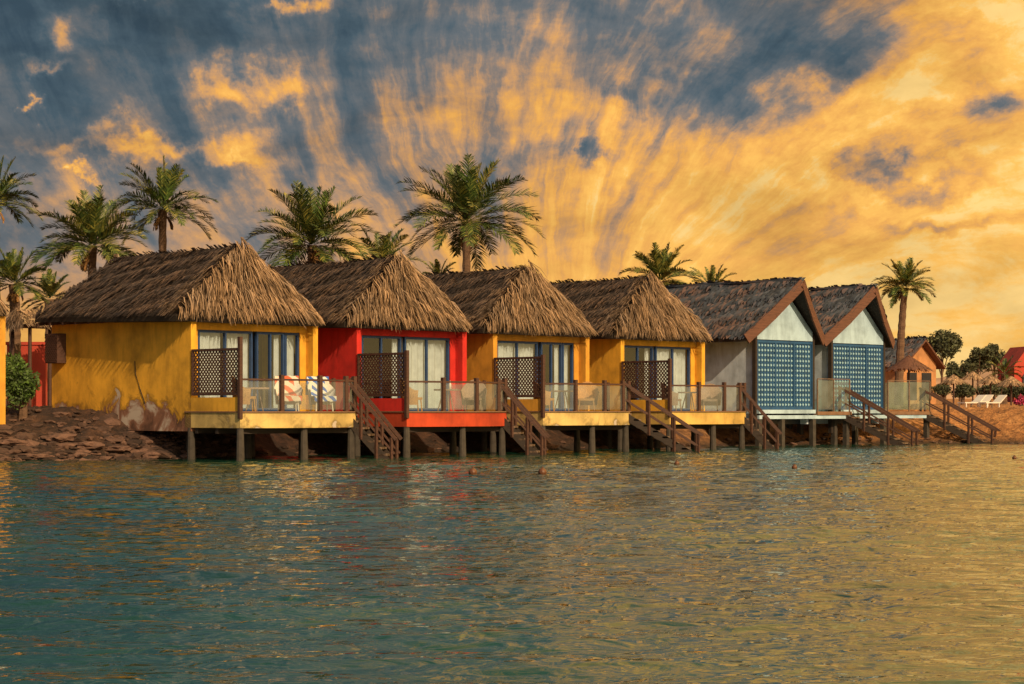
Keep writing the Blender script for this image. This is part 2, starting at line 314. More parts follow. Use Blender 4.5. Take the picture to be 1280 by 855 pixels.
def bungalow(label, corner, wall, fascia, layout, seed, stair=None, deck=True, zb=0.0, dens=1.0, name='thatched_bungalow', extra=False):
    rnd = random.Random(seed)
    r = thing(name, label, 'bungalow', (corner[0], corner[1], zb), PI/4, 'thatched bungalows')
    L, W = 7.6, 4.9
    fw = 'yellow_c' if wall == 'yellow' else wall
    q = MB(); q.box(0, 0.2, 0, L, 0.85, 4.43); q.build('side_wall', wall, r)
    q = MB(); q.box(W-0.2, W, 0, L, 0.85, 4.28); q.build('side_wall', fw, r)
    q = MB(); q.box(0.2, W-0.2, L-0.2, L-0.003, 0.85, 4.28); q.build('rear_wall', wall, r)
    q = MB(); q.box(0.2, W-0.2, 0.30, 0.52, 3.92, 4.34); q.box(0.203, 0.5, 0.34, 0.52, DK, 3.92); q.box(W-0.45, W-0.203, 0.34, 0.52, DK, 3.92)
    q.build('front_wall', fw, r)
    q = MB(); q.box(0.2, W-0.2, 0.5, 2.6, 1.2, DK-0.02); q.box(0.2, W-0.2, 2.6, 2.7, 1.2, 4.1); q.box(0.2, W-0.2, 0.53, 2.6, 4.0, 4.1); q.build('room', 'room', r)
    q = MB()
    for k in range(11):
        y = 0.3+k*0.74; q.beam((0.05, y, 4.36), (-0.5, y, 4.24), 0.09, 0.10)
    q.beam((-0.2, 0.1, 4.24), (-0.2, L, 4.28), 0.08, 0.08); q.build('rafters', 'wood', r)
    for kind, x0, x1 in layout:
        f = MB(); t = 0.07
        for (a, b) in ((x0, x0+t), (x1-t, x1)): f.box(a, b, 0.36, 0.46, DK+0.02, 3.918)
        f.box(x0+t, x1-t, 0.36, 0.46, 3.84, 3.918); f.box(x0+t, x1-t, 0.36, 0.46, DK+0.02, DK+0.12)
        if x1-x0 > 1.0: xm = (x0+x1)/2; f.box(xm-0.035, xm+0.035, 0.365, 0.455, DK+0.12, 3.84)
        fr = f.build('door' if kind == 'door' else 'window', 'blue', r)
        g = MB(); g.add([(x0+t, 0.41, DK+0.12), (x1-t, 0.41, DK+0.12), (x1-t, 0.41, 3.84), (x0+t, 0.41, 3.84)], [(0,1,2,3)]); g.build('pane', 'glass', fr)
        cs = [(x1-0.25, x1-0.05, 0.56)] if kind == 'door' else [(x0, lerp(x0, x1, 0.47), 0.56), (lerp(x0, x1, 0.53), x1, 0.6)]
        for (ca_, cb_, yy) in cs: c = MB(); curtain(c, ca_, cb_, yy, DK+0.03, 3.9, rnd); c.build('curtain', 'curtain', fr)
    roof_thatch(r, rnd, dens=dens)
    if extra:
        q = MB(); q.box(-0.34, -0.004, 6.75, 7.45, 3.0, 3.95)
        lattice_panel(q, (-0.36, 6.77, 0), (0, 1, 0), 0.66, 3.03, 3.92, 0.12, 0.03, 0.01); q.build('wooden_vent_box', 'wood', r)
        q = MB(); q.tube([(-0.01, 2.9, 3.0), (-0.015, 2.85, 2.6), (-0.012, 2.6, 2.1), (-0.015, 2.35, 1.7)], 0.014, 6); q.build('cable', 'dwood', r)
    if deck:
        DW, DD = 4.42, 2.4
        def arc(t, off=0): return V((lerp(0, DW, t), -DD-off-0.42*math.sin(PI*t), 0))
        N = 14
        out = [(0, 0.3), (0, -DD)]+[tuple(arc(i/N))[:2] for i in range(1, N)]+[(DW, -DD), (DW, 0.3)]
        q = MB(); q.prism(out, 0.96, DK-0.02)
        dk = q.build('deck', fascia, r)
        q = MB(); q.box(-0.004, 0.12, -DD+0.05, -0.003, DK+0.02, 1.86); q.build('parapet', fw, dk)
        out2 = [(-0.03, 0.29), (-0.03, -DD-0.03)]+[tuple(arc(i/N, 0.05))[:2] for i in range(1, N)]+[(DW+0.04, -DD-0.03), (DW+0.04, 0.29)]
        q = MB(); q.prism(out2, DK-0.018, DK+0.02); q.build('deck_floor', 'floor', dk)
        for y in (-2.2, -1.2, -0.2): q = MB(); q.beam((0.05, y, 0.87), (DW-0.05, y, 0.87), 0.12, 0.16); q.build('joist', 'dwood', dk)
        for (x, y) in ((0.08, -2.3), (0.08, 0.1), (2.2, -2.62), (4.3, -2.3), (4.35, 0.1), (2.2, 0.1), (1.1, 1.6), (3.5, 1.6)):
            q = MB(); q.tube([(x, y, -1.2), (x, y, 0.3), (x, y, 0.96)], [0.14, 0.12, 0.10], 10); q.build('piling', 'pile', r)
        q = MB(); q.box(-0.055, 0.055, -DD-0.055, -DD+0.055, DK-0.2, 3.62 if extra else 3.36); q.build('corner_post', 'wood', r)
        q = MB(); z0, z1 = 1.92, 3.3
        y0, y1 = -DD+0.06, -0.06
        q.box(-0.035, 0.035, y0, y1, z1-0.07, z1); q.box(-0.035, 0.035, y0, y1, z0, z0+0.07); q.box(-0.035, 0.035, y1-0.07, y1, z0+0.07, z1-0.07)
        lattice_panel(q, (0, y0, 0), (0, 1, 0), y1-y0, z0+0.03, z1-0.03, 0.145, 0.045, 0.008); q.build('lattice_screen', 'wood', r)
        ts = [0.3, 0.62, 0.9, 1.0]
        q = MB()
        for i in range(N): q.beam(arc(i/N, -0.08)+V((0,0,2.38)), arc((i+1)/N, -0.08)+V((0,0,2.38)), 0.06, 0.06)
        rl = q.build('railing', 'wood', r)
        for t in ts:
            p = arc(t, -0.08); q = MB(); q.beam(p+V((0,0,DK)), p+V((0,0,2.52)), 0.12); q.build('post', 'wood', rl)
        tt = [0.01]+ts
        for a, b in zip(tt[:-1], tt[1:]):
            if b-a < 0.05: continue
            q = MB(); k = 4
            pp = [arc(lerp(a, b, i/k), -0.08) for i in range(k+1)]
            q.add([p+V((0,0,1.5)) for p in pp]+[p+V((0,0,2.33)) for p in pp], [(i, i+1, k+2+i, k+1+i) for i in range(k)])
            q.build('glass_panel', 'rail', rl)
        q = MB(); q.add([(DW-0.05, -1.4, 1.5), (DW-0.05, 0.2, 1.5), (DW-0.05, 0.2, 2.33), (DW-0.05, -1.4, 2.33)], [(0,1,2,3)])
        q.build('glass_panel', 'rail', rl)
        q = MB(); q.beam((DW-0.05, -1.4, DK), (DW-0.05, -1.4, 2.47), 0.09); q.build('post', 'wood', rl)
        if stair: stairs(r, DW+0.05, -1.95, stair[0], stair[1], DK)
    return r

def toworld(corner, x, y, z=0):
    k = math.sqrt(0.5); return V((corner[0]+k*x-k*y, corner[1]+k*x+k*y, z))

D2 = 1.7
posts = [(-7.9, 59.3), (-3.3, 64.0), (1.05, 69.0), (5.75, 74.3)]
cor = [(p[0]-D2, p[1]+D2) for p in posts]
cw = [('window', 0.52, 2.6), ('door', 2.75, 3.85), ('window', 3.87, 4.43)]
dw = [('door', 0.52, 2.25), ('window', 2.4, 4.43)]
bungalow('yellow bungalow with peeling plaster and long side wall, nearest of the row', cor[0], 'yellow', 'cream', cw, 1, (R(38), 1.45), extra=True)
bungalow('bright red bungalow with thatched roof and red deck edge over the water', cor[1], 'red', 'redfascia', dw, 2, (R(38), 1.5))
bungalow('ochre thatched bungalow standing just to the right of the red one', cor[2], 'yellow_b', 'cream', cw, 3, (R(45), 2.7))
bungalow('golden thatched bungalow next to the first white gabled house', cor[3], 'yellow_c', 'paleyellow', dw, 4, (R(40), 1.5))

# ---------------------------------------------------------------- white gabled houses
def white_house(label, corner, seed, stair, x1):
    rnd = random.Random(seed)
    r = thing('white_gabled_house', label, 'house', (corner[0], corner[1], 0), PI/4, 'white gabled houses with blue lattice fronts')
    W, L = 3.7, 6.3; xa = W/2; ze, za = 4.42, 6.72
    q = MB(); q.box(0, 0.18, 0.16, L, 0.9, 4.75); q.build('side_wall', 'white', r)
    q = MB(); q.box(W-0.18, W, 0.16, L, 0.9, 4.75); q.build('side_wall', 'white', r)
    q = MB(); q.box(0.18, W-0.18, L-0.2, L-0.01, 0.9, 4.7); q.build('rear_wall', 'white', r)
    q = MB(); q.gablebox([(0.0, 4.33), (W, 4.33), (W, 4.7), (xa, 6.35), (0.0, 4.7)], 0.0, 0.15); q.build('gable', 'gable', r)
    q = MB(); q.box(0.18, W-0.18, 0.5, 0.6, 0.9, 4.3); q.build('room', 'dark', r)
    q = MB(); z0, z1 = 1.5, 4.3
    for x in (0.0, W/3, 2*W/3, W): q.box(max(0, x-0.05), min(W, x+0.05), 0.0, 0.1, z0, z1)
    q.box(0.05, W-0.05, 0.003, 0.097, z1-0.1, z1-0.002); q.box(0.05, W-0.05, 0.003, 0.097, z0+0.002, z0+0.12)
    p = 0.19; nx = int((W-0.2)/p)
    for i in range(nx+1): x = 0.1+i*(W-0.2)/nx; q.box(x-0.035, x+0.035, 0.03, 0.05, z0+0.1, z1-0.1)
    nz = int((z1-z0-0.2)/p)
    for j in range(nz+1): z = z0+0.1+j*(z1-z0-0.2)/nz; q.box(0.05, W-0.05, 0.048, 0.066, z-0.035, z+0.035)
    q.cur = 1
    for i in range(nx):
        for j in range(nz):
            x = 0.1+(i+0.5)*(W-0.2)/nx; z = z0+0.1+(j+0.5)*(z1-z0-0.2)/nz
            a = 0.062; q.add([(x-a,0.040,z),(x,0.040,z-a),(x+a,0.040,z),(x,0.040,z+a),(x-a,0.06,z),(x,0.06,z-a),(x+a,0.06,z),(x,0.06,z+a)],
                             [(0,1,2,3),(0,4,5,1),(1,5,6,2),(2,6,7,3),(3,7,4,0)])
    q.build('lattice_front', ['teal', 'dot'], r)
    for xx in (-0.12, W+0.003): q = MB(); q.box(xx, xx+0.117, -0.02, 0.155, 0.5, 4.6); q.build('corner_trim', 'dwood', r)
    q = MB(); q.box(-0.05, W+0.02, -0.15, 0.5, 1.34, 1.495); q.build('sill', 'gable', r)
    fl, fr = V((-0.85,-0.1,ze)), V((W+0.6,-0.1,ze)); a = V((xa,-0.87,za)); b2 = V((xa,L,za)); bl = V((-0.85,L,ze)); br = V((W+0.6,L,ze))
    th = V((0,0,-0.2)); P = [fl, fr, a, bl, br, b2]; P = P+[p_+th for p_ in P]
    q = MB(); q.add(P, [(0,2,5,3),(2,1,4,5),(6,9,11,8),(8,11,10,7),(0,3,9,6),(1,7,10,4),(3,5,11,9),(5,4,10,11)])
    rf = q.build('roof', 'dwood', r)
    q = MB(); e = V((0,0,0.03)); strips(q, fl+e, bl+e, a+e, b2+e, 0.2, 0.10, 0.36, 0.17, 0.025, rnd, 0.1, 0, 0.03); strips(q, fr+e, br+e, a+e, b2+e, 0.2, 0.12, 0.34, 0.17, 0.025, rnd, 0.1, 0, 0.03)
    q.build('shingles', 'shingle', rf)
    o = V((0,-0.03,-0.1))
    for s_, e_, k_ in ((fl, a, 0.0), (fr, a, 0.01)):
        q = MB(); mid = lerp(s_, e_, 0.5)+V((0,0.02,-0.09)); q.beam(s_+o, mid+o, 0.07, 0.42); q.beam(mid+o, e_+o+V((k_,0,0)), 0.066, 0.40); q.build('verge_board', 'verge', rf)
    q = MB(); q.beam(a+V((0,0,0.07)), b2+V((0,0,0.07)), 0.2, 0.08); q.build('ridge_cap', 'shingle', rf)
    q = MB(); q.box(0.0, x1, -0.12, 2.6, 1.12, 1.27); dk = q.build('deck', 'gable', r)
    q = MB(); q.box(W+0.125, x1+0.04, -0.17, 2.6, 1.275, 1.42); q.build('deck_floor', 'floor', dk)
    for (x, y) in ((0.1, 0), (1.6, 0), (W, 0), (x1-0.15, 0), (x1-0.15, 2.4), (0.1, 2.4), (W, 2.4)):
        q = MB(); q.box(x-0.1, x+0.1, y-0.1, y+0.1, -1.2, 1.12); q.build('piling', 'pile', r)
    xs = [W+0.2, (W+0.2+x1-0.04)/2, x1-0.04]
    q = MB(); q.beam((W+0.2, -0.1, 2.78), (x1-0.04, -0.1, 2.78), 0.035, 0.03); rl = q.build('railing', 'step', r)
    for x in xs: q = MB(); q.beam((x, -0.1, 1.42), (x, -0.1, 2.76), 0.05); q.build('post', 'step', rl)
    for a_, b_ in zip(xs[:-1], xs[1:]): q = MB(); q.add([(a_+0.04, -0.1, 1.5), (b_-0.04, -0.1, 1.5), (b_-0.04, -0.1, 2.72), (a_+0.04, -0.1, 2.72)], [(0,1,2,3)]); q.build('glass_panel', 'railt', rl)
    q = MB(); q.add([(x1-0.05, 1.0, 1.5), (x1-0.05, 2.5, 1.5), (x1-0.05, 2.5, 2.72), (x1-0.05, 1.0, 2.72)], [(0,1,2,3)]); q.build('glass_panel', 'railt', rl)
    stairs(r, x1+0.05, 0.40, stair[0], stair[1], 1.42, 1.05, 9)
    return r
w5, w6 = (9.85, 82.0), (13.6, 86.5)
white_house('white gabled house with blue lattice front next to the golden bungalow', w5, 11, (R(24), 3.1), 6.2)
white_house('white gabled house with blue lattice front, last one at the right end', w6, 12, (R(24), 3.2), 7.2)
bungalow('thatched hut cut off by the left edge of the picture', (-18.85, 58.5), 'yellow_b', 'cream', dw, 8, deck=False, zb=0.2, dens=0.8, name='thatched_hut')
r = thing('beach_house', 'small tan house with grey pitched roof behind the last white house', 'house', (28.3, 148.0, 1.9), PI/4)
W_, L_ = 4.4, 7.0
q = MB(); q.box(0, W_, 0, L_, 0, 3.0); q.gablebox([(0, 3.0), (W_, 3.0), (W_/2, 4.5)], 0.0, L_); q.build('wall', 'orange', r)
A_, B_, C1, D1 = V((-0.5,-0.5,2.75)), V((-0.5,L_+0.3,2.75)), V((W_/2,-0.6,4.75)), V((W_/2,L_+0.3,4.75)); E_, F_ = V((W_+0.5,-0.5,2.75)), V((W_+0.5,L_+0.3,2.75))
q = MB(); th = V((0,0,-0.16)); P = [A_, E_, C1, B_, F_, D1]; P = P+[p+th for p in P]; q.add(P, [(0,2,5,3),(2,1,4,5),(6,9,11,8),(8,11,10,7),(0,3,9,6),(1,7,10,4),(0,6,8,2),(2,8,7,1),(3,5,11,9),(5,4,10,11)]); rf = q.build('roof', 'verge', r)
q = MB(); e = V((0,0,0.04)); rr = random.Random(4); strips(q, A_+e, B_+e, C1+e, D1+e, 0.3, 0.15, 0.5, 0.2, 0.03, rr, 0.1, 0, 0.03); strips(q, E_+e, F_+e, C1+e, D1+e, 0.3, 0.15, 0.5, 0.2, 0.03, rr, 0.1, 0, 0.03); q.build('shingles', 'shingle', rf)
for x in (0.6, 2.5): q = MB(); q.box(x, x+1.2, -0.06, 0.05, 0.3, 2.3); q.build('window', 'dark', r)

# ---------------------------------------------------------------- deck furniture
def armchair(corner, x, y, rz, mat, label, towel=None, group=None):
    r = thing('armchair', label, 'chair', toworld(corner, x, y, DK+0.02), PI/4+rz, group)
    q = MB(); q.box(-0.27, 0.27, -0.27, 0.27, 0.36, 0.44); q.build('seat', mat, r)
    q = MB(); n = 14; vs = []; fs = []
    for i in range(n+1):
        t = PI*(-0.08+1.16*i/n); cx, cy = 0.38*math.cos(t), 0.36*math.sin(t)
        top = 0.66+0.38*max(0, math.sin(t))**1.5
        for (k, z) in ((1.0, 0.2), (1.06, 0.45), (1.15, top)): vs.append((cx*k, cy*k, z))
        for (k, z) in ((1.08, top), (0.95, 0.4)): vs.append((cx*k, cy*k, z))
    for i in range(n):
        for j in range(4): fs.append((i*5+j, (i+1)*5+j, (i+1)*5+j+1, i*5+j+1))
    q.add(vs, fs); q.build('backrest', mat, r, True)
    for sx in (-1, 1):
        for sy in (-1, 1):
            q = MB(); q.tube([(sx*0.27, sy*0.25, 0), (sx*0.24, sy*0.22, 0.38)], 0.022, 6); q.build('leg', mat, r)
    if towel:
        q = MB(); vs = []; fs = []
        prof = [(-0.34, 0.30), (-0.33, 0.46), (0.0, 0.455), (0.22, 0.47), (0.30, 0.7), (0.36, 1.06), (0.44, 1.06), (0.47, 0.5)]
        for i in range(9):
            xx = -0.36+0.09*i
            for (yy, z) in prof: vs.append((xx, yy+0.012*math.sin(i*1.7), z+0.01*math.sin(i*2.3+yy*9)))
        for i in range(8):
            for j in range(len(prof)-1): a = i*len(prof)+j; fs.append((a, a+1, a+len(prof)+1, a+len(prof)))
        q.add(vs, fs); t = q.build('towel', towel, None, True); t.location = r.location; t.rotation_euler = r.rotation_euler
        tag(t, ('blue and white striped towel' if towel == 'towelb' else 'orange and white patterned towel')+' hung over a deck chair of the yellow bungalow', 'towel')
    return r
def table(corner, x, y, label):
    r = thing('side_table', label, 'table', toworld(corner, x, y, DK+0.02), PI/4)
    q = MB(); n = 20; q.prism([(0.42*math.cos(2*PI*i/n), 0.42*math.sin(2*PI*i/n)) for i in range(n)], 0.66, 0.71); q.build('tabletop', 'gwicker', r)
    for k in range(3):
        a = 2*PI*k/3; q = MB(); q.tube([(0.3*math.cos(a), 0.3*math.sin(a), 0), (0.12*math.cos(a), 0.12*math.sin(a), 0.66)], 0.02, 6); q.build('leg', 'gwicker', r)
armchair(cor[0], 0.5, -2.0, R(60), 'wicker', 'tan wicker armchair behind the lattice screen of the yellow bungalow')
armchair(cor[0], 1.95, -2.2, R(-30), 'plastic', 'white deck chair under the orange patterned towel', 'towelr')
armchair(cor[0], 3.4, -2.0, R(-20), 'plastic', 'white deck chair under the blue striped towel', 'towelb')
table(cor[0], 1.25, -1.5, 'round side table on the deck of the yellow bungalow')
armchair(cor[1], 0.6, -2.0, R(60), 'wicker', 'tan wicker armchair on the red bungalow deck')
table(cor[1], 2.0, -2.1, 'round side table on the red bungalow deck')
armchair(cor[1], 3.3, -2.0, R(-50), 'gwicker', 'grey wicker armchair on the red bungalow deck')
armchair(cor[2], 0.5, -2.0, R(60), 'wicker', 'left tan wicker armchair on the deck of the ochre bungalow')
table(cor[2], 1.5, -1.9, 'round side table on the deck of the ochre bungalow')
armchair(cor[2], 2.5, -2.1, R(-50), 'wicker', 'right tan wicker armchair on the deck of the ochre bungalow')
armchair(cor[3], 0.6, -2.0, R(60), 'gwicker', 'left grey wicker armchair on the deck of the golden bungalow')
table(cor[3], 1.7, -1.9, 'round side table on the deck of the golden bungalow')
armchair(cor[3], 2.8, -2.0, R(-50), 'gwicker', 'right grey wicker armchair on the deck of the golden bungalow')
for i, x in enumerate((1.9, 2.15)):
    q = MB(); q.tube([(0,0,0),(0,0,0.16),(0,0,0.2),(0,0,0.27)], [0.04,0.04,0.018,0.018], 8); o = q.build('bottle', 'leafd' if i == 0 else 'plastic', None, True)
    o.location = toworld(cor[1], x, -2.1, DK+0.73); tag(o, ('dark' if i == 0 else 'white')+' bottle on the side table of the red bungalow', 'bottle')

# ---------------------------------------------------------------- terrain
SX = np.array([-400, -40, -17, -13, -10.2, -8, -3, 1, 6, 11, 14.5, 17, 21, 26, 60, 400.])
SY = np.array([40, 55, 58.2, 59.2, 61.2, 65.4, 70.2, 74.6, 79.7, 84.7, 87.5, 90, 90.0, 86, 80, 60.])
def gh(x, y):
    ys = np.interp(x, SX, SY); d = (y-ys)*0.75
    t = np.clip((d+0.4)/4.6, 0, 1); s = t*t*(3-2*t)*0.6+t*0.4
    h = -0.3+1.80*s-np.clip(-d-0.4, 0, 4)*0.35
    return h+np.clip(y-100, 0, 200)*0.008
ys_ = np.concatenate([np.arange(50, 100, 0.3), 100*np.exp(np.linspace(0, math.log(25), 90))])
nu = 460; us = np.linspace(-1, 1, nu)
vs = []
for y in ys_:
    half = 30+max(0, y-60)*1.0+ (y > 200)*(y-200)*1.0
    x = us*half; h = gh(x, np.full_like(x, y)); vs.append(np.stack([x, np.full_like(x, y), h], 1))
vs = np.concatenate(vs)
for i in range(len(vs)):
    if vs[i, 1] < 130:
        p = V(vs[i]); vs[i, 2] += 0.15*noise.fractal(p*1.3, 1.0, 2.0, 5)+0.09*abs(noise.noise(p*2.6))
def gridmesh(name, vs, nr, nc, mat, smooth=True):
    me = bpy.data.meshes.new(name); idx = np.arange(nr*nc).reshape(nr, nc)
    f = np.stack([idx[:-1, :-1], idx[:-1, 1:], idx[1:, 1:], idx[1:, :-1]], -1).reshape(-1, 4)
    me.vertices.add(len(vs)); me.vertices.foreach_set('co', vs.astype(np.float32).ravel())
    me.loops.add(f.size); me.loops.foreach_set('vertex_index', f.ravel().astype(np.int32))
    me.polygons.add(len(f)); me.polygons.foreach_set('loop_start', np.arange(0, f.size, 4, dtype=np.int32))
    me.polygons.foreach_set('use_smooth', np.full(len(f), smooth)); me.update(calc_edges=True); me.validate()
    me.materials.append(M[mat]); o = bpy.data.objects.new(name, me); C.objects.link(o); return o
tag(gridmesh('ground', vs, len(ys_), nu, 'earth'), kind='structure')
hx = np.linspace(-900, 900, 200); rows = []
for k, yy in enumerate((850, 930, 1010, 1150)):
    z = [0, 0.75, 1.0, 0.2][k]*(20+9*np.sin(hx*0.011+1)+6*np.sin(hx*0.031)+4*np.sin(hx*0.083)); rows.append(np.stack([hx, np.full_like(hx, yy), z+1], 1))
tag(gridmesh('hills', np.concatenate(rows), 4, 200, 'hill'), kind='structure')
# ---------------------------------------------------------------- water
rw = np.exp(np.arange(math.log(6), math.log(150), 0.0031)); nc = 700
u = np.linspace(-1, 1, nc); Y, U = np.meshgrid(rw, u, indexing='ij'); X = U*(0.30*Y+2.0)
Z = np.zeros_like(X); rg = np.random.RandomState(5)
for i in range(80):
    lam = 0.22*(1.7/0.22)**(rg.rand()**1.2); a = rg.normal(0.12, 0.40); k = 2*PI/lam
    fade = np.clip(lam/(0.0031*Y*3.2), 0, 1)**1.5
    env = 0.6+0.4*np.sin(X*rg.uniform(.2, 1.1)+Y*rg.uniform(.1, .5)+rg.rand()*6)
    ph = k*(math.sin(a)*X+math.cos(a)*Y)+rg.rand()*6.28+0.8*np.sin(X*0.7+i)+0.6*np.sin(Y*0.5+i*2)
    Z += 0.0056*lam**0.95*fade*env*(np.sin(ph)+0.3*np.sin(2*ph+1.57))
gust = 0.85+0.45*np.sin(X*0.25+Y*0.35+1.5*np.sin(Y*0.11))*np.sin(Y*0.21+X*0.07)
Z *= np.clip(gust, 0.5, 1.25)
wa = gridmesh('water', np.stack([X, Y, Z], -1).reshape(-1, 3), len(rw), nc, 'water'); tag(wa, kind='structure')
q = MB(); q.add([(-600,-300,-0.16),(600,-300,-0.16),(600,140,-0.16),(-600,140,-0.16)], [(0,1,2,3)]); tag(q.build('sea', 'water'), kind='structure')

# ---------------------------------------------------------------- rocks
def rockmesh(mb, c, r, rnd, sub=2, flat=1.0):
    bm = bmesh.new(); bmesh.ops.create_icosphere(bm, subdivisions=sub, radius=1)
    off = V((rnd.random()*50, rnd.random()*50, rnd.random()*50)); sx, sy, sz = rnd.uniform(.8, 1.7), rnd.uniform(.8, 1.3), rnd.uniform(.35, .65)*flat
    vs_ = []
    for v in bm.verts:
        k = 1+0.55*noise.noise(v.co*1.3+off)+0.25*noise.noise(v.co*3+off); p = v.co*k*r; vs_.append((c[0]+p.x*sx, c[1]+p.y*sy, c[2]+p.z*sz))
    mb.add(vs_, [tuple(v.index for v in f.verts) for f in bm.faces]); bm.free()
rnd = random.Random(3); q = MB()
for i in range(2300):
    if i < 1650: x = rnd.uniform(-17, -8.5); d = rnd.gauss(1.6, 1.7)
    else: x = rnd.uniform(-9, 28); d = rnd.gauss(0.4, 0.9)
    y = float(np.interp(x, SX, SY))+d; z = float(gh(x, y)); r_ = rnd.uniform(0.03, 0.16)*(1.6 if rnd.random() < 0.14 else 1)
    rockmesh(q, (x, y, z+r_*0.25), r_, rnd, 1)
tag(q.build('rubble', 'rock'), 'broken rubble strewn along the muddy bank', 'rubble', kind='stuff')
for i, (px, Yy, r_, lb) in enumerate(((18, 60.8, 0.33, 'flat brown boulder at the left edge of the bank'), (75, 61.4, 0.40, 'largest brown boulder below the cracked plaster'),
        (112, 61.2, 0.28, 'brown boulder just right of the largest one'), (148, 61.5, 0.31, 'low brown boulder in mid bank under the yellow wall'), (190, 61.6, 0.24, 'small brown boulder beside the first piling'),
        (45, 59.9, 0.25, 'small brown boulder at the water near the left edge'))):
    x = (px-640)/F*Yy; q = MB(); rockmesh(q, (0,0,0), r_, rnd, 3, 0.8); o = q.build('boulder', 'rock', None, False); o.location = (x, Yy, float(gh(x, Yy))+0.10)
    tag(o, lb, 'boulder', 'boulders on the bank')

# ---------------------------------------------------------------- palms
def frond(mb, c, phi, th, L, rnd, nl=38, wl=0.045, droop=1.0):
    d = V((math.cos(phi)*math.cos(th), math.sin(phi)*math.cos(th), math.sin(th))); p = V(c); pts = [p.copy()]; seg = 12
    dirs = [d.copy()]
    for i in range(seg):
        t = i/seg; d = (d+V((0,0,-1))*droop*(0.03+0.18*t*t)*(0.3+abs(math.cos(th)))).normalized(); p = p+d*L/seg; pts.append(p.copy()); dirs.append(d.copy())
    for i in range(seg):
        w_ = 0.035*(1-i/seg)+0.008; s = dirs[i].cross(V((0,0,1))).normalized()*w_
        mb.add([pts[i]-s, pts[i]+s, pts[i+1]+s, pts[i+1]-s], [(0,1,2,3)])
    twist = rnd.uniform(-0.3, 0.3)
    for j in range(nl):
        t = 0.14+0.86*j/nl; a = t*seg; i = min(int(a), seg-1); q_ = lerp(pts[i], pts[i+1], a-i); d = dirs[i]
        s = d.cross(V((0,0,1))).normalized(); upv = s.cross(d).normalized()
        ll = L*0.25*(math.sin(PI*min(1, t*0.85+0.12)))**0.6*rnd.uniform(0.75, 1.2)
        for sd in (-1, 1):
            e = (s*sd*0.72+d*0.9+upv*(0.30+twist*sd)+V((rnd.gauss(0,.10), rnd.gauss(0,.10), -0.15+rnd.gauss(0,.12)))).normalized()
            m_ = q_+e*ll*0.5; tip = q_+e*ll+V((0,0,-0.12*ll)); w_ = d.cross(e).cross(e).normalized()*wl
            mb.add([q_-w_*0.6, q_+w_*0.6, m_+w_, tip, m_-w_], [(0,1,2,4),(4,2,3)])
def palm(px, py, Yp, rpx, label, seed, nf=38, dead=5, lean=0.0):
    rnd = random.Random(seed); c = at(px, py+rpx*0.14, Yp); R_ = rpx*Yp/F; g = float(gh(c.x, c.y))-0.1; nf = int(nf*1.05)
    r = thing('palm_tree', label, 'palm tree', (c.x+lean, c.y, g), 0, 'date palms behind the houses'); h = c.z-g; top = V((-lean, 0, h))
    q = MB(); pts = []; rs = []; n = 26
    for i in range(n+1):
        t = i/n; pts.append(V((-lean*t**1.6, 0.1*math.sin(t*3), h*t-0.1))); rs.append((0.26-0.09*t)*(1.0 if i % 2 else 1.14)*(1.25 if t > 0.93 else 1))
    q.tube(pts, rs, 10); q.build('trunk', 'trunk', r)
    q = MB()
    for i in range(nf):
        k = (i+0.5)/nf; th = R(80)-(k**0.85)*R(92)+rnd.gauss(0, 0.11); phi = i*2.39996+rnd.gauss(0, 0.25)
        ln = R_*1.05*rnd.uniform(0.8, 1.1)*(0.86 if th > 1.0 else 1.0)
        frond(q, top+V((0.1*math.cos(phi), 0.1*math.sin(phi), 0.1-k*0.25)), phi, th, ln, rnd, 44, 0.013+R_*0.0038, 0.9)
    q.build('crown', 'palm', r)
    if dead:
        q = MB()
        for i in range(dead): frond(q, top+V((0,0,-0.3)), rnd.uniform(0, 6.28), R(-40)+rnd.gauss(0, 0.2), R_*0.38, rnd, 18, 0.03, 2.0)
        q.build('dry_fronds', 'dead', r)
palm(-6, 242, 95, 60, 'palm tree cut off by the left edge, highest at left', 21)
palm(115, 294, 92, 76, 'broad low palm behind the left end of the yellow bungalow roof', 22, 46)
palm(203, 250, 100, 64, 'tall palm rising above the ridge of the yellow bungalow', 23)
palm(390, 292, 95, 84, 'wide palm behind the gap between yellow and red bungalows', 24, 48)
palm(476, 326, 98, 56, 'low palm showing above the red bungalow roof', 25, 26)
palm(583, 262, 105, 90, 'tallest and largest palm, over the middle of the row', 26, 52, 4)
palm(548, 344, 112, 24, 'small palm top just left of the tallest palm trunk', 27, 22, 2)
palm(826, 342, 105, 50, 'palm behind the golden bungalow roof', 28, 38)
palm(890, 356, 112, 32, 'small palm top right of the golden bungalow ridge', 29, 26)
palm(1131, 352, 118, 38, 'lone palm with full trunk visible at right', 30, 40, 2, lean=-0.35)
palm(18, 345, 78, 48, 'low yellowing palm at the left edge behind the hut', 31, 30, 10)
palm(62, 366, 84, 36, 'short palm between the left hut and the yellow bungalow', 32, 22, 8)
palm(1255, 462, 150, 24, 'dwarf palm among the beach parasols', 33, 18, 2)

